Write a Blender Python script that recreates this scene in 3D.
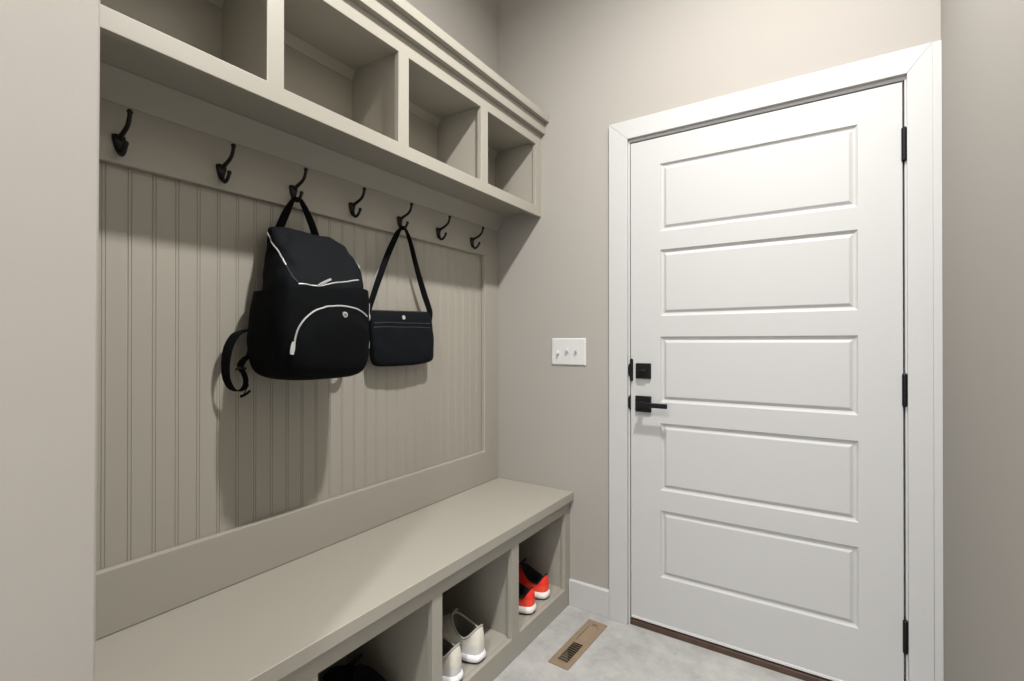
import bpy, bmesh, math
from math import sin, cos, pi, radians, sqrt, copysign
from mathutils import Vector, Matrix, noise
from mathutils.bvhtree import BVHTree

SC = bpy.context.scene
COL = SC.collection
for o in list(bpy.data.objects):
    bpy.data.objects.remove(o, do_unlink=True)

# ------------------------------------------------------------------ camera
cam_d = bpy.data.cameras.new('camera')
cam = bpy.data.objects.new('camera', cam_d); COL.objects.link(cam)
cam_d.sensor_width = 36.0
cam_d.lens = 488.0 / 1024.0 * 36.0
cam_d.clip_start = 0.02
cam.location = (0, 0, 1.216)
cam.rotation_euler = (radians(90.21), 0, radians(33.15))
SC.camera = cam

# ------------------------------------------------------------------ view + world + lights
SC.view_settings.view_transform = 'Standard'
SC.view_settings.look = 'None'
SC.view_settings.gamma = 1.0
SC.view_settings.exposure = 0.67
SC.view_settings.use_curve_mapping = False

W = bpy.data.worlds.new('world'); SC.world = W; W.use_nodes = True
W.node_tree.nodes['Background'].inputs[0].default_value = (0.98, 0.98, 1.0, 1)
W.node_tree.nodes['Background'].inputs[1].default_value = 3.0     # daylight of the room the hall opens into

CEIL = 3.13
LAMP_X = -0.16
LAMP_Y = (1.00, -1.0)
LAMP_W = (43.0, 44.0)
for i, ly in enumerate(LAMP_Y):
    ld = bpy.data.lights.new('downlight_lamp', 'AREA'); ld.shape = 'DISK'; ld.size = 0.11
    ld.energy = LAMP_W[i]; ld.color = (1.0, 0.985, 0.96); ld.spread = radians(163)
    lo = bpy.data.objects.new('downlight_lamp', ld); COL.objects.link(lo)
    lo.location = (LAMP_X, ly, CEIL - 0.012)

# ------------------------------------------------------------------ materials
def mat(name, col, rough=0.5, metal=0.0, spec=0.5, bump=0.0, bscale=300.0, var=0.0, vscale=4.0, sheen=0.0, coat=0.0):
    m = bpy.data.materials.new(name); m.use_nodes = True
    nt = m.node_tree; b = nt.nodes['Principled BSDF']
    b.inputs['Base Color'].default_value = (*col, 1)
    b.inputs['Roughness'].default_value = rough
    b.inputs['Metallic'].default_value = metal
    b.inputs['Specular IOR Level'].default_value = spec
    if sheen: b.inputs['Sheen Weight'].default_value = sheen
    if coat: b.inputs['Coat Weight'].default_value = coat
    tc = nt.nodes.new('ShaderNodeTexCoord')
    if bump:
        n = nt.nodes.new('ShaderNodeTexNoise'); n.inputs['Scale'].default_value = bscale; n.inputs['Detail'].default_value = 3
        bp = nt.nodes.new('ShaderNodeBump'); bp.inputs['Strength'].default_value = bump; bp.inputs['Distance'].default_value = 0.002
        nt.links.new(tc.outputs['Object'], n.inputs['Vector']); nt.links.new(n.outputs[0], bp.inputs['Height'])
        nt.links.new(bp.outputs[0], b.inputs['Normal'])
    if var:
        n = nt.nodes.new('ShaderNodeTexNoise'); n.inputs['Scale'].default_value = vscale; n.inputs['Detail'].default_value = 4
        r = nt.nodes.new('ShaderNodeValToRGB')
        r.color_ramp.elements[0].position = 0.3; r.color_ramp.elements[1].position = 0.7
        r.color_ramp.elements[0].color = (*[c * (1 - var) for c in col], 1)
        r.color_ramp.elements[1].color = (*[min(1, c * (1 + var)) for c in col], 1)
        nt.links.new(tc.outputs['Object'], n.inputs['Vector']); nt.links.new(n.outputs[0], r.inputs[0])
        nt.links.new(r.outputs[0], b.inputs['Base Color'])
    return m

M = {}
M['wall'] = mat('wall_paint', (0.305, 0.286, 0.260), 0.75, spec=0.25, bump=0.06, bscale=220)
M['ceil'] = mat('ceiling_paint', (0.80, 0.79, 0.77), 0.9, spec=0.2)
M['cab'] = mat('cabinet_paint', (0.30, 0.282, 0.241), 0.38, spec=0.4, bump=0.015, bscale=90)
M['trim'] = mat('white_trim_paint', (0.415, 0.413, 0.407), 0.5, spec=0.22, bump=0.012, bscale=60)
M['switch'] = mat('switch_plastic', (0.52, 0.52, 0.515), 0.3)
M['black_metal'] = mat('black_metal', (0.005, 0.005, 0.0055), 0.45, spec=0.2)
M['bronze'] = mat('dark_bronze', (0.006, 0.005, 0.0045), 0.4, spec=0.25)
M['thresh'] = mat('brown_threshold', (0.055, 0.030, 0.018), 0.5, var=0.25, vscale=20)
M['gap'] = mat('dark_rubber', (0.01, 0.01, 0.01), 0.9)
M['vent'] = mat('tan_register_metal', (0.215, 0.155, 0.100), 0.5, var=0.06, vscale=30)
M['duct'] = mat('dark_duct', (0.015, 0.012, 0.010), 0.8)
M['nylon'] = mat('black_nylon', (0.0066, 0.0077, 0.0094), 0.75, spec=0.06, bump=0.55, bscale=42)
M['nylon2'] = mat('black_nylon_pocket', (0.0036, 0.0041, 0.0049), 0.78, spec=0.05, bump=0.55, bscale=38)
M['web'] = mat('black_webbing', (0.003, 0.0032, 0.0038), 0.75, spec=0.06, bump=0.15, bscale=700)
M['zip'] = mat('silver_zip', (0.46, 0.46, 0.45), 0.4, metal=0.3)
M['zipdark'] = mat('dark_zip', (0.016, 0.017, 0.020), 0.4)
M['greyweb'] = mat('grey_strap_edge', (0.22, 0.21, 0.19), 0.7)
M['knit'] = mat('cream_knit', (0.62, 0.59, 0.52), 0.85, spec=0.2, bump=0.5, bscale=260, var=0.06, vscale=60)
M['sole'] = mat('white_foam_sole', (0.72, 0.71, 0.74), 0.6, spec=0.3)
M['counter'] = mat('light_grey_heel', (0.56, 0.555, 0.54), 0.7, spec=0.25, bump=0.2, bscale=300)
M['olive'] = mat('olive_lining', (0.085, 0.083, 0.062), 0.9, spec=0.15)
M['greyrim'] = mat('grey_rim', (0.30, 0.29, 0.265), 0.85, spec=0.2)
M['outsole'] = mat('dark_outsole', (0.018, 0.018, 0.02), 0.7)
M['red'] = mat('red_mesh', (0.72, 0.030, 0.018), 0.6, spec=0.3, bump=0.3, bscale=350)
M['redheel'] = mat('red_heel', (0.78, 0.07, 0.035), 0.5, spec=0.3, bump=0.2, bscale=350)
M['blackfab'] = mat('black_fabric', (0.008, 0.008, 0.009), 0.85, spec=0.2)
M['midwhite'] = mat('white_midsole', (0.74, 0.71, 0.68), 0.55)
M['lens'] = None

def floor_mat():
    m = bpy.data.materials.new('grey_stone_tile'); m.use_nodes = True
    nt = m.node_tree; b = nt.nodes['Principled BSDF']; L = nt.links
    tc = nt.nodes.new('ShaderNodeTexCoord')
    def nz(sc, det, rough=0.55):
        n = nt.nodes.new('ShaderNodeTexNoise'); n.inputs['Scale'].default_value = sc; n.inputs['Detail'].default_value = det
        n.inputs['Roughness'].default_value = rough; L.new(tc.outputs['Object'], n.inputs['Vector']); return n
    n1 = nz(5.0, 8, 0.65); n2 = nz(22.0, 6, 0.7); n3 = nz(9.0, 2)
    mx = nt.nodes.new('ShaderNodeMix'); mx.data_type = 'FLOAT'; mx.inputs[0].default_value = 0.4
    L.new(n1.outputs[0], mx.inputs[2]); L.new(n2.outputs[0], mx.inputs[3])
    r = nt.nodes.new('ShaderNodeValToRGB'); e = r.color_ramp.elements
    e[0].position = 0.36; e[0].color = (0.27, 0.265, 0.257, 1)
    e[1].position = 0.62; e[1].color = (0.40, 0.393, 0.38, 1)
    L.new(mx.outputs[0], r.inputs[0])
    # small dark flecks in the stone
    r2 = nt.nodes.new('ShaderNodeValToRGB'); e = r2.color_ramp.elements
    e[0].position = 0.735; e[0].color = (1, 1, 1, 1); e[1].position = 0.775; e[1].color = (0.55, 0.54, 0.52, 1)
    nf = nz(26.0, 1.5); L.new(nf.outputs[0], r2.inputs[0])
    mm = nt.nodes.new('ShaderNodeMix'); mm.data_type = 'RGBA'; mm.blend_type = 'MULTIPLY'; mm.inputs[0].default_value = 1
    L.new(r.outputs[0], mm.inputs[6]); L.new(r2.outputs[0], mm.inputs[7])
    # tile joints
    br = nt.nodes.new('ShaderNodeTexBrick'); br.offset = 0.0
    br.inputs['Scale'].default_value = 1.0; br.inputs['Mortar Size'].default_value = 0.0022
    br.inputs['Brick Width'].default_value = 1.22; br.inputs['Row Height'].default_value = 2.8
    br.inputs['Color1'].default_value = (1, 1, 1, 1); br.inputs['Color2'].default_value = (1, 1, 1, 1)
    br.inputs['Mortar'].default_value = (1.05, 1.045, 1.04, 1)
    mp = nt.nodes.new('ShaderNodeMapping'); mp.inputs['Location'].default_value = (0.931, 0.7, 0)
    L.new(tc.outputs['Object'], mp.inputs[0]); L.new(mp.outputs[0], br.inputs['Vector'])
    m3 = nt.nodes.new('ShaderNodeMix'); m3.data_type = 'RGBA'; m3.blend_type = 'MULTIPLY'; m3.inputs[0].default_value = 1
    L.new(mm.outputs[2], m3.inputs[6]); L.new(br.outputs[0], m3.inputs[7])
    L.new(m3.outputs[2], b.inputs['Base Color'])
    b.inputs['Roughness'].default_value = 0.5; b.inputs['Specular IOR Level'].default_value = 0.35
    return m
M['floor'] = floor_mat()

# ------------------------------------------------------------------ mesh helpers
class MB:
    """collects geometry in world (or local) coordinates for ONE mesh object"""
    def __init__(s): s.bm = bmesh.new()
    def face(s, pts):
        vs = [s.bm.verts.new(p) for p in pts]; return s.bm.faces.new(vs)
    def box(s, x0, x1, y0, y1, z0, z1):
        c = [s.bm.verts.new((x, y, z)) for x in (x0, x1) for y in (y0, y1) for z in (z0, z1)]
        for f in ((0, 1, 3, 2), (4, 6, 7, 5), (0, 4, 5, 1), (2, 3, 7, 6), (0, 2, 6, 4), (1, 5, 7, 3)):
            s.bm.faces.new([c[i] for i in f])
        return s
    def loft(s, rings, cap0=True, cap1=True, closed=True):
        R = [[s.bm.verts.new(p) for p in r] for r in rings]
        n = len(R[0])
        for a, b in zip(R, R[1:]):
            for i in range(n if closed else n - 1):
                j = (i + 1) % n
                s.bm.faces.new((a[i], a[j], b[j], b[i]))
        if cap0 and closed: s.bm.faces.new(R[0][::-1])
        if cap1 and closed: s.bm.faces.new(R[-1])
        return s
    def prism(s, pts, ext):
        """planar polygon extruded along the vector ext"""
        e = Vector(ext)
        return s.loft([[Vector(p) for p in pts], [Vector(p) + e for p in pts]])
    def tube(s, path, rad, seg=10, smooth=4):
        P = spline(path, smooth) if smooth > 1 else [Vector(p) for p in path]
        n = len(P)
        if not isinstance(rad, (list, tuple)): rad = [rad] * 2
        rings = []; up = None
        for i, p in enumerate(P):
            t = (P[min(i + 1, n - 1)] - P[max(i - 1, 0)]).normalized()
            if up is None:
                up = t.orthogonal().normalized()
            up = (up - t * up.dot(t)).normalized()
            q = t.cross(up)
            f = i / (n - 1) * (len(rad) - 1); k = min(int(f), len(rad) - 2)
            r = rad[k] + (rad[k + 1] - rad[k]) * (f - k)
            rings.append([p + (up * cos(a) + q * sin(a)) * r for a in [2 * pi * j / seg for j in range(seg)]])
        return s.loft(rings)
    def ribbon(s, path, width, thick, wdir, smooth=5):
        """flat strap along path; wdir = one vector or one per control point"""
        if not isinstance(wdir, list): wdir = [wdir] * len(path)
        P = spline(path, smooth); D = spline(wdir, smooth)
        wl = width if isinstance(width, list) else [width] * len(path)
        Wd = spline([(w, 0, 0) for w in wl], smooth)
        n = len(P); rings = []
        for i, p in enumerate(P):
            t = (P[min(i + 1, n - 1)] - P[max(i - 1, 0)]).normalized()
            d = D[i] - t * D[i].dot(t); d.normalize()
            q = t.cross(d); w = Wd[i].x / 2; h = thick / 2
            rings.append([p + d * w + q * h * .5, p + d * w * .8 + q * h, p - d * w * .8 + q * h, p - d * w + q * h * .5,
                          p - d * w - q * h * .5, p - d * w * .8 - q * h, p + d * w * .8 - q * h, p + d * w - q * h * .5])
        return s.loft(rings)
    def ball(s, c, r, seg=12):
        rings = []
        for k in range(1, seg // 2 + 2):
            a = -pi / 2 + pi * k / (seg // 2 + 2)
            rings.append([(c[0] + r * cos(a) * cos(b), c[1] + r * cos(a) * sin(b), c[2] + r * sin(a)) for b in [2 * pi * j / seg for j in range(seg)]])
        return s.loft(rings)
    def cyl(s, c, axis, r0, r1, h, seg=24):
        a = Vector(axis).normalized(); u = a.orthogonal().normalized(); v = a.cross(u); c = Vector(c)
        ring = lambda r, t: [c + a * t + (u * cos(b) + v * sin(b)) * r for b in [2 * pi * j / seg for j in range(seg)]]
        return s.loft([ring(r0, 0), ring(r1, h)])
    def plate(s, axis, As, Bs, holes, t0, t1):
        """slab normal to axis ('x' -> a=y,b=z ; 'y' -> a=x,b=z ; 'z' -> a=x,b=y) with rectangular cells left open"""
        def P(a, b, t):
            return {'x': (t, a, b), 'y': (a, t, b), 'z': (a, b, t)}[axis]
        cache = {}
        def V(i, j, k):
            key = (i, j, k)
            if key not in cache: cache[key] = s.bm.verts.new(P(As[i], Bs[j], (t0, t1)[k]))
            return cache[key]
        na, nb = len(As) - 1, len(Bs) - 1
        solid = lambda i, j: 0 <= i < na and 0 <= j < nb and (i, j) not in holes
        for i in range(na):
            for j in range(nb):
                if not solid(i, j): continue
                s.bm.faces.new((V(i, j, 0), V(i, j + 1, 0), V(i + 1, j + 1, 0), V(i + 1, j, 0)))
                s.bm.faces.new((V(i, j, 1), V(i + 1, j, 1), V(i + 1, j + 1, 1), V(i, j + 1, 1)))
                if not solid(i - 1, j): s.bm.faces.new((V(i, j, 0), V(i, j, 1), V(i, j + 1, 1), V(i, j + 1, 0)))
                if not solid(i + 1, j): s.bm.faces.new((V(i + 1, j, 0), V(i + 1, j + 1, 0), V(i + 1, j + 1, 1), V(i + 1, j, 1)))
                if not solid(i, j - 1): s.bm.faces.new((V(i, j, 0), V(i + 1, j, 0), V(i + 1, j, 1), V(i, j, 1)))
                if not solid(i, j + 1): s.bm.faces.new((V(i, j + 1, 0), V(i, j + 1, 1), V(i + 1, j + 1, 1), V(i + 1, j + 1, 0)))
        return s
    def build(s, name, m, parent=None, bevel=0.0, seg=2, smooth=True, angle=35, subd=0, mats=None, matfn=None):
        bmesh.ops.remove_doubles(s.bm, verts=s.bm.verts, dist=1e-6)
        bmesh.ops.recalc_face_normals(s.bm, faces=s.bm.faces)
        me = bpy.data.meshes.new(name)
        off = Vector((0, 0, 0))
        if parent is not None and parent.get('_world'):
            off = parent_world(parent)
            bmesh.ops.translate(s.bm, verts=s.bm.verts, vec=-off)
        s.bm.to_mesh(me); s.bm.free()
        o = bpy.data.objects.new(name, me); COL.objects.link(o)
        me.materials.append(m)
        if mats:
            for q in mats: me.materials.append(q)
            for p in me.polygons: p.material_index = matfn(p.center + off)
        if parent is not None:
            o.parent = parent
            if parent.get('_world'): o['_world'] = 1
        if smooth:
            me.polygons.foreach_set('use_smooth', [True] * len(me.polygons))
            if not subd: me.set_sharp_from_angle(angle=radians(angle))
        if bevel:
            b = o.modifiers.new('bevel', 'BEVEL'); b.width = bevel; b.segments = seg; b.limit_method = 'ANGLE'; b.angle_limit = radians(40)
            b.harden_normals = False
        if subd:
            sd = o.modifiers.new('subsurf', 'SUBSURF'); sd.levels = subd; sd.render_levels = subd
        return o

def parent_world(o):
    v = Vector((0, 0, 0))
    while o is not None:
        v += Vector(o.location); o = o.parent
    return v

def spline(P, n):
    P = [Vector(p) for p in P]
    if n <= 1 or len(P) < 3: 
        if len(P) == 2 and n > 1:
            return [P[0].lerp(P[1], i / n) for i in range(n + 1)]
        return P
    out = []
    for i in range(len(P) - 1):
        p0 = P[i - 1] if i else P[0] * 2 - P[1]
        p1, p2 = P[i], P[i + 1]
        p3 = P[i + 2] if i + 2 < len(P) else P[-1] * 2 - P[-2]
        for k in range(n):
            t = k / n
            out.append(0.5 * ((2 * p1) + (p2 - p0) * t + (2 * p0 - 5 * p1 + 4 * p2 - p3) * t * t + (3 * p1 - p0 - 3 * p2 + p3) * t ** 3))
    out.append(P[-1]); return out

def tag(o, label=None, cat=None, group=None, kind=None):
    if label: o['label'] = label
    if cat: o['category'] = cat
    if group: o['group'] = group
    if kind: o['kind'] = kind
    return o

def empty(name, loc=(0, 0, 0), world=True):
    """an Empty at a thing's base; with world=True its parts are written in world coordinates"""
    o = bpy.data.objects.new(name, None); COL.objects.link(o)
    o.empty_display_size = 0.05; o.location = loc
    if world: o['_world'] = 1
    return o

def copy_tree(o, parent=None):
    c = o.copy(); COL.objects.link(c)
    if parent is not None: c.parent = parent
    for ch in [x for x in o.children]: copy_tree(ch, c)
    return c

# ------------------------------------------------------------------ room dimensions (metres)
YB = 2.05          # door wall
XR = 0.296         # right wall
XH = -0.757        # hall side wall that ends beside the bench
YH = 0.2255        # where that wall ends = near end of the alcove
XA = -1.425        # alcove wall above the cubbies
XP = -1.445        # face of the beadboard
XS = -1.423        # face of its frame
XU = -1.171        # face of the upper cubbies
XF = -1.017        # face of the bench
XN = -0.996        # nose of the bench top
YE = -1.3          # the hall opens into a daylit room here
YO = -4.5          # floor and ceiling of that room

# vent hole in the floor
VC = Vector((-0.853, 1.804, 0)); VROT = radians(-2.3)
VHW, VHL = 0.0435, 0.174

def floor():
    b = MB()
    b.plate('z', [-3.6, VC.x - .028, VC.x + .028, 3.0], [YO, VC.y - .15, VC.y + .15, YB + .25], {(1, 1)}, -0.06, 0.0)
    tag(b.build('floor', M['floor'], smooth=False), 'grey mottled stone look tile floor', 'floor', kind='structure')
floor()
tag(MB().box(-3.6, 3.0, YO, YB + .25, CEIL, CEIL + .1).build('ceiling', M['ceil'], smooth=False), 'white flat ceiling above the mudroom', 'ceiling', kind='structure')
b = MB().box(-1.60, XP - .012, YH - .02, YB, 0, CEIL)
b.box(XP - .012, XA, YH - .02, YB, 1.853, CEIL)
tag(b.build('wall_alcove', M['wall'], smooth=False), 'greige wall behind the bench and cubbies', 'wall', kind='structure')
b = MB(); lean = 0.0038
b.loft([[(-1.6, YE, 0), (XH, YE, 0), (XH, .2207, 0), (-1.6, .2207, 0)],
        [(-1.6, YE, CEIL), (XH, YE, CEIL), (XH, .2207 + lean * CEIL, CEIL), (-1.6, .2207 + lean * CEIL, CEIL)]])
tag(b.build('wall_left', M['wall'], bevel=.003, smooth=False), 'greige wall end standing beside the bench, nearest the viewer', 'wall', kind='structure')
tag(MB().box(XR, XR + .12, YE, YB + .13, 0, CEIL).build('wall_right', M['wall'], smooth=False), 'plain greige wall meeting the door casing', 'wall', kind='structure')
b = MB().plate('y', [-1.6, -0.742, 0.218, XR], [0, 2.093, CEIL], {(1, 0)}, YB, YB + .13)
tag(b.build('wall_back', M['wall'], smooth=False), 'greige wall holding the white door', 'wall', kind='structure')

# ------------------------------------------------------------------ door casing, jamb, threshold, baseboards
cas = empty('trim_1', (-0.26, YB, 0)); tag(cas, 'white flat door casing and jamb around the panelled door', 'door trim', kind='structure')
ci0, ci1, co0, co1, ciz, coz = -0.734, 0.210, -0.818, 0.274, 2.093, 2.174
yc0, yc1 = YB - .018, YB
MB().prism([(co0, yc0, 0), (ci0, yc0, 0), (ci0, yc0, ciz), (co0, yc0, coz)], (0, .018, 0)).build('side_casing', M['trim'], cas, bevel=.0015)
MB().prism([(ci1, yc0, 0), (co1, yc0, 0), (co1, yc0, coz), (ci1, yc0, ciz)], (0, .018, 0)).build('side_casing', M['trim'], cas, bevel=.0015)
MB().prism([(co0, yc0, coz), (ci0, yc0, ciz), (ci1, yc0, ciz), (co1, yc0, coz)], (0, .018, 0)).build('head_casing', M['trim'], cas, bevel=.0015)
MB().box(co1, XR, YB - .0165, YB, 0, coz).build('scribe_strip', M['trim'], cas, bevel=.001)
b = MB()
b.prism([(-.742, YB - .003, 0), (-.742, YB - .003, 2.093), (.218, YB - .003, 2.093), (.218, YB - .003, 0), (.2045, YB - .003, 0), (.2045, YB - .003, 2.0800), (-.7275, YB - .003, 2.0800), (-.7275, YB - .003, 0)], (0, .133, 0))
b.build('jamb', M['trim'], cas, bevel=.001)
b = MB()
b.prism([(-.7275, YB + .047, .04), (-.7275, YB + .047, 2.080), (.2045, YB + .047, 2.080), (.2045, YB + .047, .04), (.192, YB + .047, .04), (.192, YB + .047, 2.066), (-.715, YB + .047, 2.066), (-.715, YB + .047, .04)], (0, .04, 0))
b.build('door_stop', M['trim'], cas, bevel=.001)
# strike plates wrapping the latch side jamb
def strike(zc, h, wide):
    b = MB()
    x0, x1 = (-.7265, -.7125) if wide else (-.7275, -.7225)
    pts = []
    for k in range(9):
        a = pi * k / 8; pts.append(((x0 + x1) / 2 + (x1 - x0) / 2 * cos(a), zc + h / 2 - (x1 - x0) / 2 + (x1 - x0) / 2 * sin(a)))
    for k in range(9):
        a = pi + pi * k / 8; pts.append(((x0 + x1) / 2 + (x1 - x0) / 2 * cos(a), zc - h / 2 + (x1 - x0) / 2 + (x1 - x0) / 2 * sin(a)))
    b.prism([(x, YB - .008, z) for x, z in pts], (0, .0045, 0))
    # the rounded lip on the jamb edge
    lip = []
    hh = h * (.30 if wide else .46)
    for k in range(11):
        a = pi / 2 + pi * k / 10; lip.append((x0 + .002 + .0105 * cos(a), zc + hh * sin(a)))
    b.prism([(x, YB - .0095, z) for x, z in lip], (0, .0065, 0))
    return tag(b.build('strike_plate', M['black_metal'], cas, bevel=.0008), 'black metal strike plate')
strike(1.097, .098, True); strike(.9565, .064, False)

th = MB().prism([(-.7275, YB - .004, 0), (-.7275, YB - .004, .022), (-.7275, YB + .012, .029), (-.7275, YB + .06, .029), (-.7275, YB + .064, .045), (-.7275, YB + .13, .045), (-.7275, YB + .13, 0)], (.932, 0, 0))
tag(th.build('trim_2', M['thresh'], bevel=.001), 'dark brown threshold under the white door', 'threshold', kind='structure')

def baseboard(name, pts, ext, label):
    tag(MB().prism(pts, ext).build(name, M['trim'], bevel=.0015), label, 'baseboard', kind='structure')
baseboard('baseboard_back', [(XF + .001, YB, 0), (XF + .001, YB - .014, 0), (XF + .001, YB - .014, .114), (XF + .001, YB - .008, .121), (XF + .001, YB, .121)], (co0 - XF - .002, 0, 0), 'short white baseboard between the bench and the door casing')
baseboard('baseboard_right', [(XR, YE, 0), (XR - .014, YE, 0), (XR - .014, YE, .114), (XR - .008, YE, .121), (XR, YE, .121)], (0, YB - .03 - YE, 0), 'white baseboard along the plain wall beside the door')
baseboard('baseboard_left', [(XH, YE, 0), (XH + .014, YE, 0), (XH + .014, YE, .114), (XH + .008, YE, .121), (XH, YE, .121)], (0, .2207 - YE, 0), 'white baseboard along the near wall end')

# ------------------------------------------------------------------ door
door = empty('door_1', (-0.263, YB, 0.038)); tag(door, 'white five panel door with black lever and hinges', 'door', kind='structure')
dx0, dx1, dz0, dz1 = -0.7245, 0.1995, 0.038, 2.0755
px0, px1 = -.597, .078
PZ = [(.235, .513), (.598, .877), (.966, 1.239), (1.327, 1.603), (1.682, 1.964)]
zs = [dz0] + [z for p in PZ for z in p] + [dz1]
b = MB().plate('y', [dx0, px0, px1, dx1], zs, {(1, 2 * k + 1) for k in range(5)}, YB, YB + .044)
b.build('door_slab', M['trim'], door, bevel=.0012)
def door_panel(z0, z1):
    b = MB()
    prof = [(0, 0.0012), (.0015, .0035), (.005, .0065), (.0105, .0085), (.0125, .0085), (.017, .0065), (.0225, .0030), (.025, .0022)]
    rings = []
    for d, dep in prof:
        rings.append([(px0 + d, YB + dep, z0 + d), (px1 - d, YB + dep, z0 + d), (px1 - d, YB + dep, z1 - d), (px0 + d, YB + dep, z1 - d)])
    back = [(px0, YB + .042, z0), (px1, YB + .042, z0), (px1, YB + .042, z1), (px0, YB + .042, z1)]
    b.loft([back] + rings)
    b.build('door_panel', M['trim'], door, smooth=False)
for z0, z1 in PZ: door_panel(z0, z1)
MB().box(dx0 + .002, dx1 - .002, YB - .0035, YB + .002, dz0 - .006, dz0 + .004).build('door_sweep', M['switch'], door, bevel=.001)

def hinge(z0, z1):
    b = MB(); x, y = .2030, YB - .0065; r = .0075
    h = (z1 - z0 - .008) / 5; z = z0 + .004
    for k in range(5):
        b.cyl((x, y, z + .0004), (0, 0, 1), r, r, h - .0008, 18); z += h
    b.cyl((x, y, z0 + .003), (0, 0, 1), r * .8, r * .8, z1 - z0 - .006, 18)
    b.cyl((x, y, z1 - .004), (0, 0, 1), r * 1.05, r * .6, .005, 18)
    b.cyl((x, y, z0 + .004), (0, 0, -1), r * 1.05, r * .6, .005, 18)
    # leaves let into the door edge and the jamb
    b.box(.1998, .2010, YB - .006, YB + .03, z0 + .004, z1 - .004)
    b.box(.2032, .2044, YB - .006, YB + .03, z0 + .004, z1 - .004)
    b.build('hinge', M['black_metal'], door)
hinge(1.811, 1.922); hinge(1.006, 1.113); hinge(.198, .306)
# deadbolt with thumb turn
db = MB().box(-.700, -.635, YB - .012, YB, 1.062, 1.127).build('deadbolt', M['black_metal'], door, bevel=.003)
b = MB().cyl((-.6675, YB - .012, 1.0945), (0, -1, 0), .009, .008, .008, 20)
b.box(-.6855, -.6495, YB - .031, YB - .018, 1.0905, 1.0985)
b.build('thumb_turn', M['black_metal'], db, bevel=.002)
lv = MB().box(-.702, -.634, YB - .012, YB, .920, .988).build('lever_rosette', M['black_metal'], door, bevel=.003)
b = MB().cyl((-.668, YB - .012, .956), (0, -1, 0), .0115, .0105, .036, 20)
b.box(-.684, -.5555, YB - .058, YB - .046, .9455, .9655)
b.build('door_lever', M['black_metal'], lv, bevel=.003)

# ------------------------------------------------------------------ light switch
sx, sz = -1.0225, 1.1725
sw = empty('light_switch', (sx, YB, sz)); tag(sw, 'white three toggle light switch plate on wall beside the door casing', 'light switch')
b = MB()
b.loft([[(sx + a * (.088 - i), YB - t, sz + c * (.0625 - i)) for a, c in ((-1, -1), (1, -1), (1, 1), (-1, 1))] for i, t in ((0, 0), (0, .003), (.002, .0055), (.005, .0068))])
b.build('switch_plate', M['switch'], sw, smooth=False)
for k, up in ((-1, -1), (0, 1), (1, 1)):
    cx = sx - .004 + k * .046
    fr = MB().plate('y', [cx - .0075, cx - .0052, cx + .0052, cx + .0075], [sz - .0145, sz - .0115, sz + .0115, sz + .0145], {(1, 1)}, YB - .0078, YB - .0062)
    fr.build('toggle_slot', M['switch'], sw)
    b = MB()
    z0 = sz; dz = up * .008
    b.loft([[(cx + a * .005, YB - .0064, z0 + c * .0095) for a, c in ((-1, -1), (1, -1), (1, 1), (-1, 1))],
            [(cx + a * .0036, YB - .0200, z0 + dz + c * .0045) for a, c in ((-1, -1), (1, -1), (1, 1), (-1, 1))]])
    b.build('toggle', M['switch'], sw, bevel=.0008)

# ------------------------------------------------------------------ beadboard wall panel with frame
YL0, YR1 = YH + .004, YB - .0005
panel = empty('beadboard_panel', (XP, 1.1, .525)); tag(panel, 'greige beadboard panel with flat frame between the bench and the cubbies', 'wall panel')
b = MB()
prof = [(YL0, 0)]
g0, per = .4385 - 4 * .0520, .0520
k = 0
while True:
    c = g0 + k * per; k += 1
    if c > YR1 - .06: break
    for s_ in (-.0036, .0036):
        y = c + s_
        if y < YL0 + .004: continue
        prof += [(y - .0017, 0), (y - .0003, .0016), (y + .0003, .0016), (y + .0017, 0)]
    
prof.append((YR1, 0))
front0 = [(XP - d, y, .526) for y, d in prof]; front1 = [(XP - d, y, 1.775) for y, d in prof]
back = [(XP - .012, YR1, .526), (XP - .012, YL0, .526)]; back1 = [(XP - .012, YR1, 1.775), (XP - .012, YL0, 1.775)]
b.loft([front0 + back, front1 + back1])
b.build('beadboard', M['cab'], panel, smooth=False)
b = MB().plate('x', [YL0, .285, 1.9335, YR1], [.5253, .680, 1.643, 1.800], {(1, 1)}, XP, XS)
b.build('panel_frame', M['cab'], panel, bevel=.0035, seg=3)
# ------------------------------------------------------------------ upper cubbies
cub = empty('cubby_shelf', (XA, 1.1, 1.822)); tag(cub, 'greige open cubby shelf unit with stepped crown above the coat hooks', 'shelf unit')
b = MB()
prc = [(XS + .0004, 1.784), (XS + .003, 1.784), (XS + .006, 1.789), (XS + .017, 1.814), (XS + .030, 1.835), (XS + .040, 1.8475), (XS + .043, 1.8522), (XS + .0004, 1.8522)]
b.prism([(x, YL0, z) for x, z in prc], (0, YR1 - YL0, 0))
b.build('cove_trim', M['cab'], cub, bevel=.001)
st = [(.680, .7255), (1.121, 1.167), (1.566, 1.6135)]
ys = [YL0, .285] + [v for s_ in st for v in s_] + [2.000, YR1]
zb0, zb1, zt0, zt1 = 1.8205, 1.8655, 2.160, 2.285
MB().plate('x', ys, [zb0, zb1, zt0, zt1], {(1, 1), (3, 1), (5, 1), (7, 1)}, XU - .019, XU).build('face_frame', M['cab'], cub, bevel=.0012)
MB().box(XA + .001, XU - .0192, YL0, YR1, 1.8525, 1.8645).build('bottom_board', M['cab'], cub, bevel=.001)
MB().box(XA + .001, XU - .0192, YL0, YR1, 2.170, 2.188).build('top_board', M['cab'], cub, bevel=.001)
MB().box(XA + .001, XA + .012, YL0, YR1, 1.8647, 2.1698).build('back_panel', M['cab'], cub)
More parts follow.
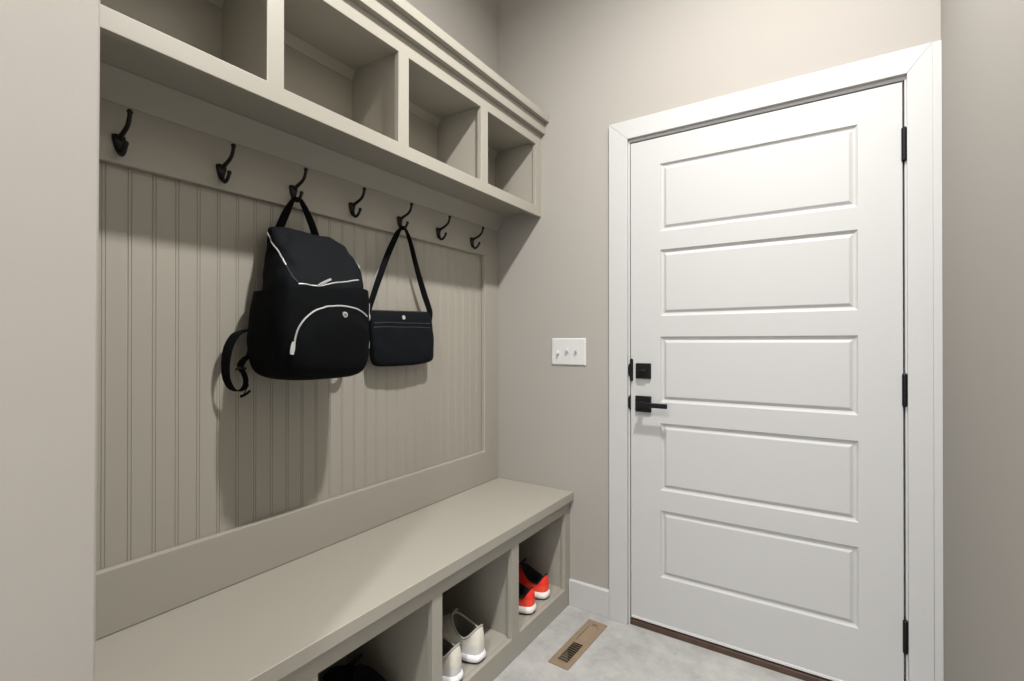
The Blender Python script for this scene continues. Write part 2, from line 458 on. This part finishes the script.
for s0, s1 in st:
    c = (s0 + s1) / 2 - .003
    MB().box(XA + .0122, XU - .0192, c - .0095, c + .0095, 1.8647, 2.1698).build('divider', M['cab'], cub, bevel=.001)
for y0, y1 in ((YL0, YL0 + .03), (2.0065, YR1)):
    MB().box(XA + .0122, XU - .0192, y0, y1, 1.8647, 2.1698).build('end_panel', M['cab'], cub, bevel=.001)
edges = [YL0 + .03] + [v for s0, s1 in st for v in ((s0 + s1) / 2 - .0125, (s0 + s1) / 2 + .0065)] + [2.006]
for k in range(4):
    y0, y1 = edges[2 * k] + .0002, edges[2 * k + 1] - .0002
    X0 = XA + .0122
    pr_ = [(X0, 2.138), (X0 + .003, 2.138), (X0 + .018, 2.1665), (X0 + .020, 2.1698), (X0, 2.1698)]
    MB().prism([(x, y0, z) for x, z in pr_], (0, y1 - y0, 0)).build('cove_trim', M['cab'], cub, bevel=.001)
# stepped crown: a lower strip and a prouder upper strip with a top board
MB().box(XU + .0002, XU + .0215, YL0, YR1, 2.2155, 2.2835).build('crown_strip', M['cab'], cub, bevel=.0012)
MB().box(XU + .0217, XU + .0435, YL0, YR1, 2.268, 2.3025).build('crown_strip', M['cab'], cub, bevel=.0012)
MB().box(XA + .001, XU + .0215, YL0, YR1, 2.2852, 2.3025).build('crown_top', M['cab'], cub, bevel=.001)

# ------------------------------------------------------------------ bench
bn = empty('storage_bench', (XF, 1.1, 0)); tag(bn, 'greige built in storage bench with open shoe cubbies', 'bench')
bst = [(.672, .718), (1.114, 1.160), (1.5555, 1.606)]
ys = [YL0, .276] + [v for s_ in bst for v in s_] + [1.999, YR1]
MB().plate('x', ys, [0, .085, .432, .4865], {(1, 1), (3, 1), (5, 1), (7, 1)}, XF - .019, XF).build('face_frame', M['cab'], bn, bevel=.0012)
MB().box(XP - .001, XN, YL0, YR1, .4868, .5252).build('bench_top', M['cab'], bn, bevel=.0022, seg=3)
MB().box(XP, XF - .0192, YL0, YR1, .066, .085).build('bottom_panel', M['cab'], bn)
MB().box(XP, XP + .01, YL0, YR1, .0852, .4866).build('back_panel', M['cab'], bn)
for s0, s1 in bst:
    c = (s0 + s1) / 2 + .001
    MB().box(XP + .0102, XF - .0192, c - .0125, c + .0125, .0852, .4866).build('divider', M['cab'], bn, bevel=.001)
for y0, y1 in ((YL0, YL0 + .03), (2.012, YR1)):
    MB().box(XP + .0102, XF - .0192, y0, y1, .0852, .4866).build('end_panel', M['cab'], bn, bevel=.001)

# ------------------------------------------------------------------ coat hooks
def make_hook():
    r = empty('coat_hook', world=False)
    b = MB()
    # shield shaped back plate, wider at the top, bulging outwards
    outl = [(-.0155, .019), (-.0165, .012), (-.0145, .002), (-.0105, -.010), (-.006, -.020), (0, -.0245), (.006, -.020), (.0105, -.010), (.0145, .002), (.0165, .012), (.0155, .019), (.008, .0215), (0, .0222), (-.008, .0215)]
    rings = []
    for sc, d in ((1, 0), (1, .003), (.86, .006), (.5, .0085), (.15, .0095)):
        rings.append([(d, y * sc * .84, (z) * sc) for y, z in outl])
    b.loft(rings)
    pl = b.build('back_plate', M['bronze'], r)
    b = MB()
    b.tube([(.004, 0, .010), (.012, 0, .0130), (.030, 0, .0195), (.047, 0, .0265), (.0575, 0, .0350), (.0635, 0, .046), (.0665, 0, .0565)], [.0062, .0056, .0051, .0048, .0047, .0047], 12, 5)
    b.ball((.0665, 0, .0590), .0066, 14)
    b.build('upper_prong', M['bronze'], r)
    b = MB()
    b.tube([(.004, 0, -.004), (.0065, 0, -.015), (.011, 0, -.0245), (.019, 0, -.0300), (.029, 0, -.0285), (.038, 0, -.0205), (.044, 0, -.0105)], [.0066, .0060, .0053, .0050, .0048, .0048], 12, 5)
    b.ball((.0447, 0, -.0090), .0060, 14)
    b.build('lower_prong', M['bronze'], r)
    return r
HOOKS = [(.460, 'empty dark double prong coat hook hanging nearest the wall end, first of the row'),
         (.694, 'empty dark double prong coat hook just before the hook that carries the backpack'),
         (.912, 'dark double prong coat hook carrying the black backpack by its top handle'),
         (1.138, 'empty dark double prong coat hook between the backpack and the small crossbody bag'),
         (1.366, 'dark double prong coat hook carrying the strap of the small crossbody bag'),
         (1.592, 'empty dark double prong coat hook just past the hook with the crossbody bag'),
         (1.829, 'empty dark double prong coat hook last in the row, nearest the door wall')]
hk = make_hook()
for i, (y, lab) in enumerate(HOOKS):
    o = hk if i == 0 else copy_tree(hk)
    o.location = (XS + .0008, y, 1.690)
    tag(o, lab, 'coat hook', 'coat hooks on the rail under the cubbies')

# ------------------------------------------------------------------ backpack
def superring(z, y0, y1, x0, x1, n, N=72, fn=None, zt=None):
    cy, cx, hy, hx = (y0 + y1) / 2, (x0 + x1) / 2, (y1 - y0) / 2, (x1 - x0) / 2
    out = []
    for k in range(N):
        a = 2 * pi * k / N
        c, s_ = cos(a), sin(a)
        y = cy + hy * copysign(abs(c) ** (2 / n), c); x = cx + hx * copysign(abs(s_) ** (2 / n), s_)
        p = Vector((x, y, z))
        if zt: p.z = zt(p)
        if fn: p = fn(p, Vector((s_ / hx, c / hy, 0)).normalized())
        out.append(p)
    return out

def levels(L, m):
    """Catmull-Rom refine a list of tuples"""
    n = len(L); out = []
    for i in range(n - 1):
        p0 = L[max(i - 1, 0)]; p1 = L[i]; p2 = L[i + 1]; p3 = L[min(i + 2, n - 1)]
        for k in range(m):
            t = k / m
            out.append(tuple(0.5 * (2 * b + (c - a) * t + (2 * a - 5 * b + 4 * c - d) * t * t + (3 * b - a - 3 * c + d) * t ** 3) for a, b, c, d in zip(p0, p1, p2, p3)))
    out.append(L[-1]); return out

bp = empty('backpack', (-1.40, .912, 1.10)); tag(bp, 'black nylon backpack with silver zips hanging from a coat hook', 'backpack')
ARC = [(.770, 1.195), (.776, 1.225), (.786, 1.255), (.806, 1.282), (.838, 1.305), (.885, 1.318), (.935, 1.321), (.985, 1.314), (1.022, 1.296)]
def in_dome(y, z):
    if z < 1.13: z = 1.13
    cy, hw, top = .915, .150, 1.322
    v = max(0.0, 1 - ((y - cy) / hw) ** 2)
    zt = 1.15 + (top - 1.15) * v ** .55
    return max(0.0, min(1.0, (zt - z) / .03)) if v > 0 else 0
def wrinkle(p, nrm, amp=.006):
    q = Vector((p.x * 14, p.y * 14, p.z * 9))
    d = noise.noise(q) * amp + noise.noise(q * 2.7) * amp * .45
    if nrm.x < -.75: d = 0
    return d
def fn_low(p, nrm):
    d = wrinkle(p, nrm, .0045)
    if nrm.x > .5 and p.z > 1.11: d += .008 * in_dome(p.y, p.z) * min(1, (nrm.x - .5) * 3)
    # sag creases fanning below the zip
    if nrm.x > .5: d += .0022 * sin((p.z * 1.2 + p.y * .8) * 70) * max(0, 1 - abs(p.y - .86) / .06) * max(0, 1 - abs(p.z - 1.25) / .05)
    return p + nrm * d
LOW = [(1.106, .835, 0.972, -1.36, -1.265, 2.4), (1.111, .795, 1.012, -1.392, -1.232, 2.7), (1.124, .764, 1.040, -1.412, -1.212, 3.2), (1.148, .750, 1.047, -1.4175, -1.200, 3.9),
       (1.190, .743, 1.051, -1.4180, -1.195, 4.4), (1.250, .741, 1.053, -1.4180, -1.193, 4.5), (1.310, .745, 1.055, -1.4180, -1.195, 4.4), (1.350, .750, 1.058, -1.4180, -1.199, 4.2), (1.374, .753, 1.060, -1.4180, -1.203, 4.0)]
def ztop(base, tilt):
    return lambda p: base
rings = []
for (z, a, b_, c, d, n) in levels(LOW, 5):
    tz = max(0, (z - 1.31) / .062)
    rings.append(superring(z, a, b_, c, d, n, fn=fn_low, zt=(lambda p, z=z, tz=tz: z + tz * ((p.y - .92) * .06 + .004 * sin(p.y * 40)))))
# lip turning in
inner = superring(1.368, .766, 1.048, -1.410, -1.217, 3.8, fn=fn_low, zt=lambda p: 1.368 + (p.y - .92) * .06)
lo_b = MB().loft(rings + [inner])
bv_src = lo_b.bm.copy()
lower = lo_b.build('lower_pocket', M['nylon2'], bp, angle=60)
def fn_up(p, nrm):
    d = wrinkle(p, nrm, .009)
    # creases running down from the handle and folds along the zip corners
    if nrm.x > .2: d += .0030 * sin(((p.y - .90) * 2.2 + (1.56 - p.z) * .7) * 60) * max(0, 1 - abs(p.z - 1.53) / .05)
    if nrm.x > .3: d += -.0050 * math.exp(-(((p.y - .80) - (1.47 - p.z) * .25) / .010) ** 2) * max(0, 1 - abs(p.z - 1.44) / .07)
    # soft dents of the flap
    if nrm.x > .4: d += -.006 * math.exp(-((p.y - .845) / .02) ** 2 - ((p.z - 1.45) / .05) ** 2) + .006 * math.exp(-((p.y - .93) / .05) ** 2 - ((p.z - 1.46) / .05) ** 2)
    return p + nrm * d
UP = [(1.340, .776, 1.052, -1.412, -1.226, 3.6), (1.385, .778, 1.060, -1.414, -1.228, 3.6), (1.430, .786, 1.068, -1.416, -1.252, 3.6), (1.475, .796, 1.074, -1.417, -1.280, 3.5),
      (1.510, .803, 1.075, -1.417, -1.306, 3.4), (1.535, .808, 1.068, -1.417, -1.330, 3.3), (1.550, .812, 1.056, -1.417, -1.350, 3.1), (1.559, .822, 1.036, -1.415, -1.370, 2.8), (1.562, .845, 1.005, -1.408, -1.385, 2.4)]
def zsh(z):
    t = max(0, (z - 1.48) / .08)
    return lambda p: z - t * (max(0, (p.y - 1.0) / .07) ** 2 * .030) + t * .003 * sin(p.y * 38)
up_b = MB().loft([superring(z, a, b_, c, d, n, fn=fn_up, zt=zsh(z)) for (z, a, b_, c, d, n) in levels(UP, 6)])
bv_up = up_b.bm.copy()
up_b.build('main_compartment', M['nylon'], bp, angle=60)
bvl = BVHTree.FromBMesh(bv_src); bvu = BVHTree.FromBMesh(bv_up)
def snap(path, tree, lift, n=6):
    out = []
    for p in spline(path, n):
        c, nr, i, d = tree.find_nearest(p)
        v = (p - c)
        nr = nr if nr.dot(Vector((c.x + 1.32, c.y - .92, 0))) >= 0 else -nr
        out.append(c + nr * lift)
    return out
def zipper(name, path, tree, m=None, r=.0025, par=bp):
    P = snap(path, tree, .0012)
    MB().tube(P, r, 8, 1).build(name, m or M['zip'], par)
zipper('zipper', [(-1.2, y, z) for y, z in ARC], bvl)
zipper('zipper', [(-1.40, .812, 1.546), (-1.37, .803, 1.520), (-1.33, .795, 1.487), (-1.29, .793, 1.455), (-1.275, .794, 1.437)], bvu, r=.0024)
zipper('zipper', [(-1.22, .802, 1.384), (-1.22, .832, 1.383), (-1.22, .868, 1.3785), (-1.225, .905, 1.388), (-1.23, .955, 1.400), (-1.24, 1.02, 1.413)], bvu, r=.0024)
zipper('zipper', [(-1.30, 1.079, 1.492), (-1.29, 1.075, 1.478), (-1.275, 1.07, 1.462)], bvu, r=.0026)
zipper('flap_seam', [(-1.275, .794, 1.437), (-1.25, .796, 1.41), (-1.225, .80, 1.388)], bvu, M['zipdark'], .0024)
def zpull(p, q, w):
    p, q = Vector(p), Vector(q)
    b = MB(); b.ribbon([p, p.lerp(q, .25), p.lerp(q, .6), q], [w * .55, w * .9, w, w * .8], .0035, (0.05, 1, .2) if abs((q - p).normalized().z) > .6 else (.1, .2, 1), 3)
    b.build('zipper_pull', M['zip'], bp)
c0 = snap([(-1.2, .771, 1.206), (-1.2, .767, 1.190)], bvl, .004, 1)
zpull(c0[0] + Vector((.002, 0, .012)), c0[0] + Vector((.004, -.007, -.022)), .0125)
c1 = snap([(-1.22, .868, 1.378), (-1.22, .90, 1.395)], bvu, .005, 1)
zpull(c1[0] + Vector((0, -.006, 0)), c1[1] + Vector((.006, .004, .008)), .0075)
# round silver badge with a dark centre
c2 = snap([(-1.2, .926, 1.293), (-1.2, .927, 1.293)], bvl, .0, 1)[0]
bd = MB().cyl(c2 + Vector((-.002, 0, 0)), (1, 0, .04), .0088, .0080, .0045, 24).build('badge', M['zip'], bp)
b = MB().cyl(c2 + Vector((.0024, 0, 0)), (1, 0, .04), .0042, .0042, .0008, 16); b.build('badge_centre', M['zipdark'], bd)
MB().cyl(c2 + Vector((.0030, 0, 0)), (1, 0, .04), .0016, .0016, .0008, 12).build('badge_dot', M['zip'], bd)
# top handle over the lower prong
HX = XS + .021
MB().ribbon([(-1.392, .843, 1.548), (-1.393, .848, 1.560), (-1.396, .873, 1.615), (HX - .001, .900, 1.661), (HX, .912, 1.6690), (HX + .003, .925, 1.661), (-1.390, .948, 1.610), (-1.385, .965, 1.562), (-1.385, .968, 1.550)],
            [.024, .024, .022, .015, .014, .015, .021, .023, .023], .0045, [(.3, .9, 0), (.3, .9, 0), (.45, .8, 0), (.9, .4, 0), (1, 0, 0), (.9, .4, 0), (.45, .8, 0), (.3, .9, 0), (.3, .9, 0)]).build('top_handle', M['web'], bp)
# near shoulder strap end: a loop of webbing with its loose tail
XW = -1.398
MB().ribbon([(XW, .775, 1.2525), (XW, .757, 1.251), (XW, .738, 1.246), (XW, .720, 1.234), (XW, .705, 1.208), (XW, .6975, 1.178), (XW, .695, 1.145), (XW, .698, 1.115), (XW, .709, 1.091), (XW, .722, 1.081), (XW, .737, 1.080), (XW, .748, 1.091), (XW, .751, 1.108), (XW, .745, 1.128), (XW, .735, 1.145), (XW, .740, 1.160), (XW, .752, 1.172), (XW, .768, 1.180)],
            [.030, .030, .030, .030, .030, .028, .026, .024, .022, .018, .016, .016, .017, .018, .020, .022, .022, .022], .0035, [(.9, .4, .0)] * 18).build('shoulder_strap', M['web'], bp)
MB().ribbon([(XW + .004, .757, 1.094), (XW + .004, .750, 1.082), (XW + .005, .744, 1.070), (XW + .005, .738, 1.061)], .012, .003, (.8, -.3, .3)).build('strap_tail', M['web'], bp)
MB().ribbon([(XW + .005, .7335, 1.064), (XW + .005, .746, 1.067), (XW + .005, .761, 1.077)], .008, .0045, (.6, -.2, .6)).build('strap_end', M['web'], bp)
MB().ribbon([(XW, .772, 1.247), (XW, .766, 1.22), (XW, .758, 1.19), (XW, .748, 1.160), (XW, .738, 1.142)], [.02, .024, .024, .02, .016], .004, (.9, -.3, .2)).build('strap_anchor', M['web'], bp)
b = MB(); b.ribbon([(XW + .002, .724, 1.141), (XW + .002, .736, 1.144), (XW + .002, .747, 1.140)], .016, .007, (.8, -.3, .2)); b.build('strap_buckle', M['black_metal'], bp)
# far shoulder strap loop, mostly behind the pack
MB().ribbon([(-1.405, 1.060, 1.290), (-1.400, 1.086, 1.268), (-1.395, 1.104, 1.230), (-1.392, 1.108, 1.190), (-1.392, 1.098, 1.158), (-1.394, 1.082, 1.140), (-1.398, 1.066, 1.134), (-1.402, 1.050, 1.140)], .020, .0035, (.9, .3, .2)).build('shoulder_strap', M['web'], bp)
zipper('strap_loop', [(-1.215, 1.055, 1.338), (-1.210, 1.062, 1.322), (-1.210, 1.063, 1.305), (-1.215, 1.060, 1.290)], bvl, r=.0022)
zipper('side_tag', [(-1.212, 1.058, 1.222), (-1.212, 1.058, 1.196)], bvl, r=.0024)

# ------------------------------------------------------------------ crossbody bag
cb = empty('crossbody_bag', (-1.385, 1.34, 1.125)); tag(cb, 'small flat black crossbody bag hanging by its strap beside the backpack', 'shoulder bag')
def fn_cb(p, nrm):
    q = Vector((p.x * 10, p.y * 16, p.z * 12))
    d = (noise.noise(q + Vector((7, 3, 1))) * .004 + noise.noise(q * 2.6) * .002) if nrm.x > -.7 else 0
    if nrm.x > .4: d += .0022 * sin((p.z + .35 * (p.y - 1.3)) * 120) * max(0, 1 - abs(p.y - 1.24) / .06) * max(0, 1 - abs(p.z - 1.19) / .05)
    return p + nrm * d
CB = [(1.1245, 1.241, 1.494, -1.408, -1.394, 3.0), (1.128, 1.223, 1.514, -1.413, -1.386, 3.3), (1.138, 1.211, 1.524, -1.416, -1.379, 3.8), (1.160, 1.204, 1.527, -1.4175, -1.375, 4.2), (1.20, 1.200, 1.527, -1.4180, -1.374, 4.4),
      (1.25, 1.197, 1.524, -1.4180, -1.376, 4.4), (1.29, 1.195, 1.521, -1.4175, -1.380, 4.2), (1.318, 1.195, 1.519, -1.416, -1.384, 3.8), (1.331, 1.197, 1.518, -1.413, -1.389, 3.3), (1.335, 1.201, 1.515, -1.409, -1.394, 3.0)]
tilt = lambda z: (lambda p: z + (p.y - 1.35) * .03 * max(0, (z - 1.2) / .13) + (abs(p.y - 1.34) / .15) ** 3 * .006 * max(0, (1.2 - z) / .07))
cbb = MB().loft([superring(z, a, b_, c, d, n, fn=fn_cb, zt=tilt(z), N=80) for (z, a, b_, c, d, n) in levels(CB, 5)])
bvc = BVHTree.FromBMesh(cbb.bm.copy())
cbb.build('bag_body', M['nylon'], cb, angle=60)
def snapc(path, lift, n=6):
    out = []
    for p in spline(path, n):
        c, nr, i, d = bvc.find_nearest(p)
        if nr.x < 0: nr = -nr
        out.append(c + nr * lift)
    return out
MB().tube(snapc([(-1.375, 1.202, 1.287), (-1.375, 1.27, 1.290), (-1.375, 1.35, 1.291), (-1.375, 1.43, 1.292), (-1.375, 1.500, 1.293)], .0010), .0026, 8, 1).build('zipper', M['zipdark'], cb)
MB().tube(snapc([(-1.375, 1.202, 1.271), (-1.375, 1.27, 1.274), (-1.375, 1.35, 1.275), (-1.375, 1.43, 1.276), (-1.375, 1.500, 1.277)], .0008), .0022, 8, 1).build('pocket_seam', M['zipdark'], cb)
MB().tube([(-1.401, 1.200, 1.3310), (-1.401, 1.27, 1.3330), (-1.401, 1.35, 1.3355), (-1.401, 1.43, 1.3380), (-1.401, 1.500, 1.3400)], .0036, 8, 3).build('top_zipper', M['zipdark'], cb)
c3 = snapc([(-1.375, 1.352, 1.3125), (-1.375, 1.353, 1.3125)], 0, 1)[0]
MB().cyl(c3 + Vector((-.002, 0, 0)), (1, 0, .1), .0088, .0080, .0042, 24).build('badge', M['zip'], cb)
SX = XS + .0215
# strap: one long band over the lower prong, doubled on its near side
MB().ribbon([(-1.400, 1.194, 1.318), (-1.398, 1.197, 1.342), (-1.398, 1.232, 1.430), (-1.399, 1.281, 1.540), (-1.401, 1.331, 1.630), (SX - .001, 1.354, 1.661), (SX, 1.366, 1.6695), (SX + .002, 1.377, 1.660), (-1.399, 1.402, 1.615), (-1.398, 1.436, 1.520), (-1.398, 1.478, 1.420), (-1.398, 1.512, 1.350), (-1.398, 1.517, 1.322)],
            [.020, .020, .022, .023, .020, .014, .013, .013, .018, .020, .024, .024, .022], .0035,
            [(.3, .9, 0), (.3, .9, 0), (.35, .9, 0), (.4, .85, 0), (.6, .7, 0), (.95, .3, 0), (1, 0, 0), (.98, .2, 0), (.9, .3, 0), (.7, .6, 0), (.45, .8, 0), (.3, .9, 0), (.3, .9, 0)]).build('strap', M['web'], cb)
MB().ribbon([(-1.404, 1.190, 1.318), (-1.404, 1.194, 1.342), (-1.4045, 1.214, 1.400), (-1.405, 1.234, 1.450), (-1.406, 1.252, 1.490)], [.014, .016, .018, .016, .010], .003, (.4, .85, 0)).build('strap_tail', M['greyweb'], cb)
for y, z, m in ((1.193, 1.303, M['zip']), (1.520, 1.314, M['zipdark'])):
    b = MB(); b.ribbon([(-1.400, y, z + .026), (-1.397, y + .001, z + .008), (-1.400, y + .001, z - .012)], .016, .006, (1, -.5, 0)); b.build('strap_tab', M['web'], cb)
b = MB()
b.tube([(-1.392, 1.187, 1.320), (-1.386, 1.187, 1.310), (-1.388, 1.187, 1.297), (-1.396, 1.187, 1.295)], .0030, 8, 3); b.build('strap_ring', M['zip'], cb)

# ------------------------------------------------------------------ shoes (heel at local x = 0, toe towards +x)
def outline(ph, L, Wd):
    """sole outline: ph = 0 at the toe, pi at the heel"""
    t = (1 + cos(ph)) / 2               # 1 toe .. 0 heel
    x = L * t
    w = Wd * (0.44 + 0.06 * sin(pi * min(1, t * 1.1)) + 0.12 * math.exp(-((t - .68) / .22) ** 2) - .05 * math.exp(-((t - .35) / .15) ** 2))
    s_ = sin(ph)
    y = w * copysign(abs(s_) ** (.58 if t < .3 else .72), s_)
    return x, y
N_SH = 56
def shoe(name, pal, L=.285, Wd=.106, sole_h=.031, heel=.122, tongue=.130, flare=1.0, dip=.084, hw=.36, rim=.0036):
    r = empty(name, world=False)
    PH = [2 * pi * k / N_SH for k in range(N_SH)]
    base = [outline(p, L, Wd) for p in PH]
    def ring(sc_x, sc_y, z, x0=0.0, toe=0.0):
        out = []
        for (x, y) in base:
            t = x / L
            out.append((x0 + (x - L * .5) * sc_x + L * .5, y * sc_y, z + toe * max(0, t - .78) ** 1.5 * 3))
        return out
    # outsole, midsole
    MB().loft([ring(.955, .90, 0, 0, .05), ring(.975, .95, .003, 0, .05), ring(.985, .97, .008, 0, .05)]).build('outsole', pal['outsole'], r)
    MB().loft([ring(.985, .965, .0075, 0, .05), ring(1.01, 1.02 * flare, .012, 0, .04), ring(1.022, 1.06 * flare, .019, 0, .03), ring(1.012, 1.03, sole_h - .006, 0, .01), ring(.985, .96, sole_h, 0, .0), ring(.93, .86, sole_h - .001)]).build('midsole', pal['sole'], r)
    # collar opening
    def collar(p):
        cx, ax, ay = L * .250, L * .228, Wd * .40
        c, s_ = cos(p), sin(p)
        x = cx + ax * c
        y = ay * copysign(abs(s_) ** .85, s_) * (1 - .18 * (c > 0) * c)
        f = (1 + c) / 2            # 1 at the tongue, 0 at the heel
        z = dip + (heel - dip) * max(0, 1 - f / hw) ** 1.15 + (tongue - dip) * max(0, (f - .30) / .70) ** 1.7
        x += .007 * max(0, 1 - f / .2)            # the peak leans over the opening
        return Vector((x, y, z))
    col = [collar(p) for p in PH]
    b0 = [Vector((x * .965 + L * .0175, y * .90, sole_h - .003)) for x, y in base]
    rings = []
    NS = 12
    for k in range(NS + 1):
        s_ = k / NS
        rr = []
        for i in range(N_SH):
            B, C = b0[i], col[i]
            t = B.x / L
            hx = 1 - cos(s_ * pi / 2); vz = sin(s_ * pi / 2)
            lin = .55 if t < .45 else .15      # straight heel, domed toe box
            hx = hx * (1 - lin) + s_ * lin; vz = vz * (1 - lin * .8) + s_ * lin * .8
            if t > .6: vz *= 1 - (.30 * (t - .6) / .4) * sin(pi * s_)
            p = Vector((B.x + (C.x - B.x) * hx, B.y + (C.y - B.y) * hx, B.z + (C.z - B.z) * vz))
            if t < .3: p.x += -.005 * sin(pi * s_) * (1 - t / .3)
            rr.append(p)
        rings.append(rr)
    ub = MB().loft(rings, cap1=False)
    up = ub.build('upper', pal['upper'], r, angle=70, mats=[pal['counter']], matfn=lambda c: 1 if (c.z < .062 and c.x < L * .32) else 0)
    # padded rim and lining
    MB().tube([c + Vector((0, 0, 0)) for c in col] + [col[0]], rim, 8, 1).build('collar_rim', pal['rim'], r)
    lin = [[Vector(c) for c in col]]
    cc = Vector((L * .255, 0, 0))
    for sc_, z in ((.90, None), (.84, .070), (.80, .050), (.78, .046)):
        lin.append([Vector((cc.x + (c.x - cc.x) * sc_, c.y * sc_, (c.z * .55 + .03) if z is None else min(z, c.z))) for c in col])
    MB().loft(lin, cap0=False).build('lining', pal['lining'], r, angle=70)
    # tongue standing up at the front of the opening
    tp = []
    for (x, z, w) in ((L * .66, .080, .018), (L * .575, .104, .021), (L * .50, .126, .024), (L * .462, .142, .022), (L * .455, .146, .015)):
        tp.append([(x, w, z - .004), (x - .002, w * .6, z + .001), (x - .003, 0, z + .003), (x - .002, -w * .6, z + .001), (x, -w, z - .004), (x + .004, -w * .6, z - .005), (x + .005, 0, z - .004), (x + .004, w * .6, z - .005)])
    tg = MB().loft(tp).build('tongue', pal['rim'], r, angle=60)
    b = MB()
    for k in range(4):
        x = L * (.535 + .052 * k); z = .1145 - .0125 * k
        b.tube([(x + .004, -.024, z - .010), (x, -.012, z + .003), (x, 0, z + .006), (x, .012, z + .003), (x + .004, .024, z - .010)], .0022, 6, 3)
    b.build('laces', pal['lace'], r)
    return r
def put(o, x, y, z, yaw, lab, cat='shoe', group=None):
    o.location = (x, y, z); o.rotation_euler = (0, 0, yaw); tag(o, lab, cat, group); return o
white = dict(outsole=M['outsole'], sole=M['sole'], upper=M['knit'], counter=M['counter'], rim=M['greyrim'], lining=M['olive'], lace=M['knit'], tab=M['knit'])
redp = dict(outsole=M['outsole'], sole=M['midwhite'], upper=M['red'], counter=M['redheel'], rim=M['blackfab'], lining=M['blackfab'], lace=M['blackfab'], tab=M['red'])
blk = dict(outsole=M['outsole'], sole=M['blackfab'], upper=M['blackfab'], counter=M['blackfab'], rim=M['blackfab'], lining=M['blackfab'], lace=M['blackfab'], tab=M['blackfab'])
FZ = .0854
ws = shoe('sneaker', white)
put(ws, -1.030, 1.262, FZ, pi + .03, 'cream knit sneaker half hidden by the cubby divider', group='pair of cream sneakers')
put(copy_tree(ws), -1.032, 1.390, FZ, pi - .04, 'cream knit sneaker standing in full view, heel outward, in the middle cubby', group='pair of cream sneakers')
rs = shoe('sneaker', redp, L=.275, Wd=.100, sole_h=.034, heel=.103, tongue=.12, flare=1.03, dip=.070, hw=.26, rim=.0028)
put(rs, -1.036, 1.757, FZ, pi + .03, 'red sneaker with white sole half hidden by the divider', group='pair of red sneakers')
put(copy_tree(rs), -1.044, 1.890, FZ, pi - .03, 'red sneaker with white sole in full view, beside the end panel by the door wall', group='pair of red sneakers')
bs = shoe('sneaker', blk, heel=.096, tongue=.108, dip=.072, hw=.26, rim=.0028)
put(bs, -1.115, .884, FZ, pi + .02, 'black shoe in the dark cubby, the one further from the cream sneakers', group='pair of black shoes')
put(copy_tree(bs), -1.120, 1.022, FZ, pi - .03, 'black shoe in the dark cubby beside the divider next to the cream sneakers', group='pair of black shoes')

# ------------------------------------------------------------------ floor register
vt = empty('floor_register', VC, world=False); vt.rotation_euler = (0, 0, VROT)
tag(vt, 'tan metal floor vent set in the grey tile between bench and door', 'floor vent')
b = MB()
As = [-VHW, -.0215, .0215, VHW]; Bs = [-VHL, -.142, -.008, .008, .132, VHL]
b.plate('z', As, Bs, {(1, 1), (1, 3)}, .0002, .0045)
b.build('vent_frame', M['vent'], vt, bevel=.0018)
def grille(y0, y1, ang, m, name):
    b = MB(); n = 10; p = (y1 - y0) / n
    for k in range(n):
        yc = y0 + (k + .5) * p
        dy, dz = cos(ang) * .0050, sin(ang) * .0050
        nx, nz_ = -sin(ang) * .0007, cos(ang) * .0007
        zc = -.0005
        b.prism([(-.0214, yc - dy + nx, zc - dz + nz_), (-.0214, yc + dy + nx, zc + dz + nz_), (-.0214, yc + dy - nx, zc + dz - nz_), (-.0214, yc - dy - nx, zc - dz - nz_)], (.0428, 0, 0))
    b.build(name, m, vt)
grille(-.142, -.008, radians(-48), M['vent'], 'louver_grille')
grille(.008, .132, radians(25), M['vent'], 'louver_grille')
MB().box(-.012, .012, .139, .150, .0044, .0064).build('damper_lever', mat('brown_lever', (.16, .085, .05), .5), vt, bevel=.001)
b = MB(); b.plate('z', [-.0275, -.026, .026, .0275], [-.149, -.147, .147, .149], {(1, 1)}, -.20, -.004); b.box(-.0275, .0275, -.149, .149, -.202, -.2)
b.build('duct_box', M['duct'], vt, smooth=False)

# ------------------------------------------------------------------ recessed downlights (above the frame, the room's own lamps)
lens = bpy.data.materials.new('lamp_lens'); lens.use_nodes = True
pb = lens.node_tree.nodes['Principled BSDF']; pb.inputs['Emission Color'].default_value = (1, .94, .86, 1); pb.inputs['Emission Strength'].default_value = 3.0
for i, ly in enumerate(LAMP_Y):
    dl = empty('recessed_downlight', (LAMP_X, ly, CEIL)); 
    tag(dl, ('round white recessed downlight in the ceiling over the bench and door', 'round white recessed downlight in the hall ceiling behind the viewer')[i], 'ceiling light', 'recessed downlights')
    b = MB(); N = 40
    rg = lambda r, z: [(LAMP_X + r * cos(2 * pi * k / N), ly + r * sin(2 * pi * k / N), z) for k in range(N)]
    b.loft([rg(.062, CEIL - .001), rg(.062, CEIL - .006), rg(.080, CEIL - .006), rg(.086, CEIL - .001)], cap0=False, cap1=False)
    b.build('trim_ring', M['ceil'], dl)
    b = MB(); b.cyl((LAMP_X, ly, CEIL - .004), (0, 0, 1), .060, .060, .003, 40); b.build('lens', lens, dl)

for o in bpy.data.objects:
    if '_world' in o: del o['_world']
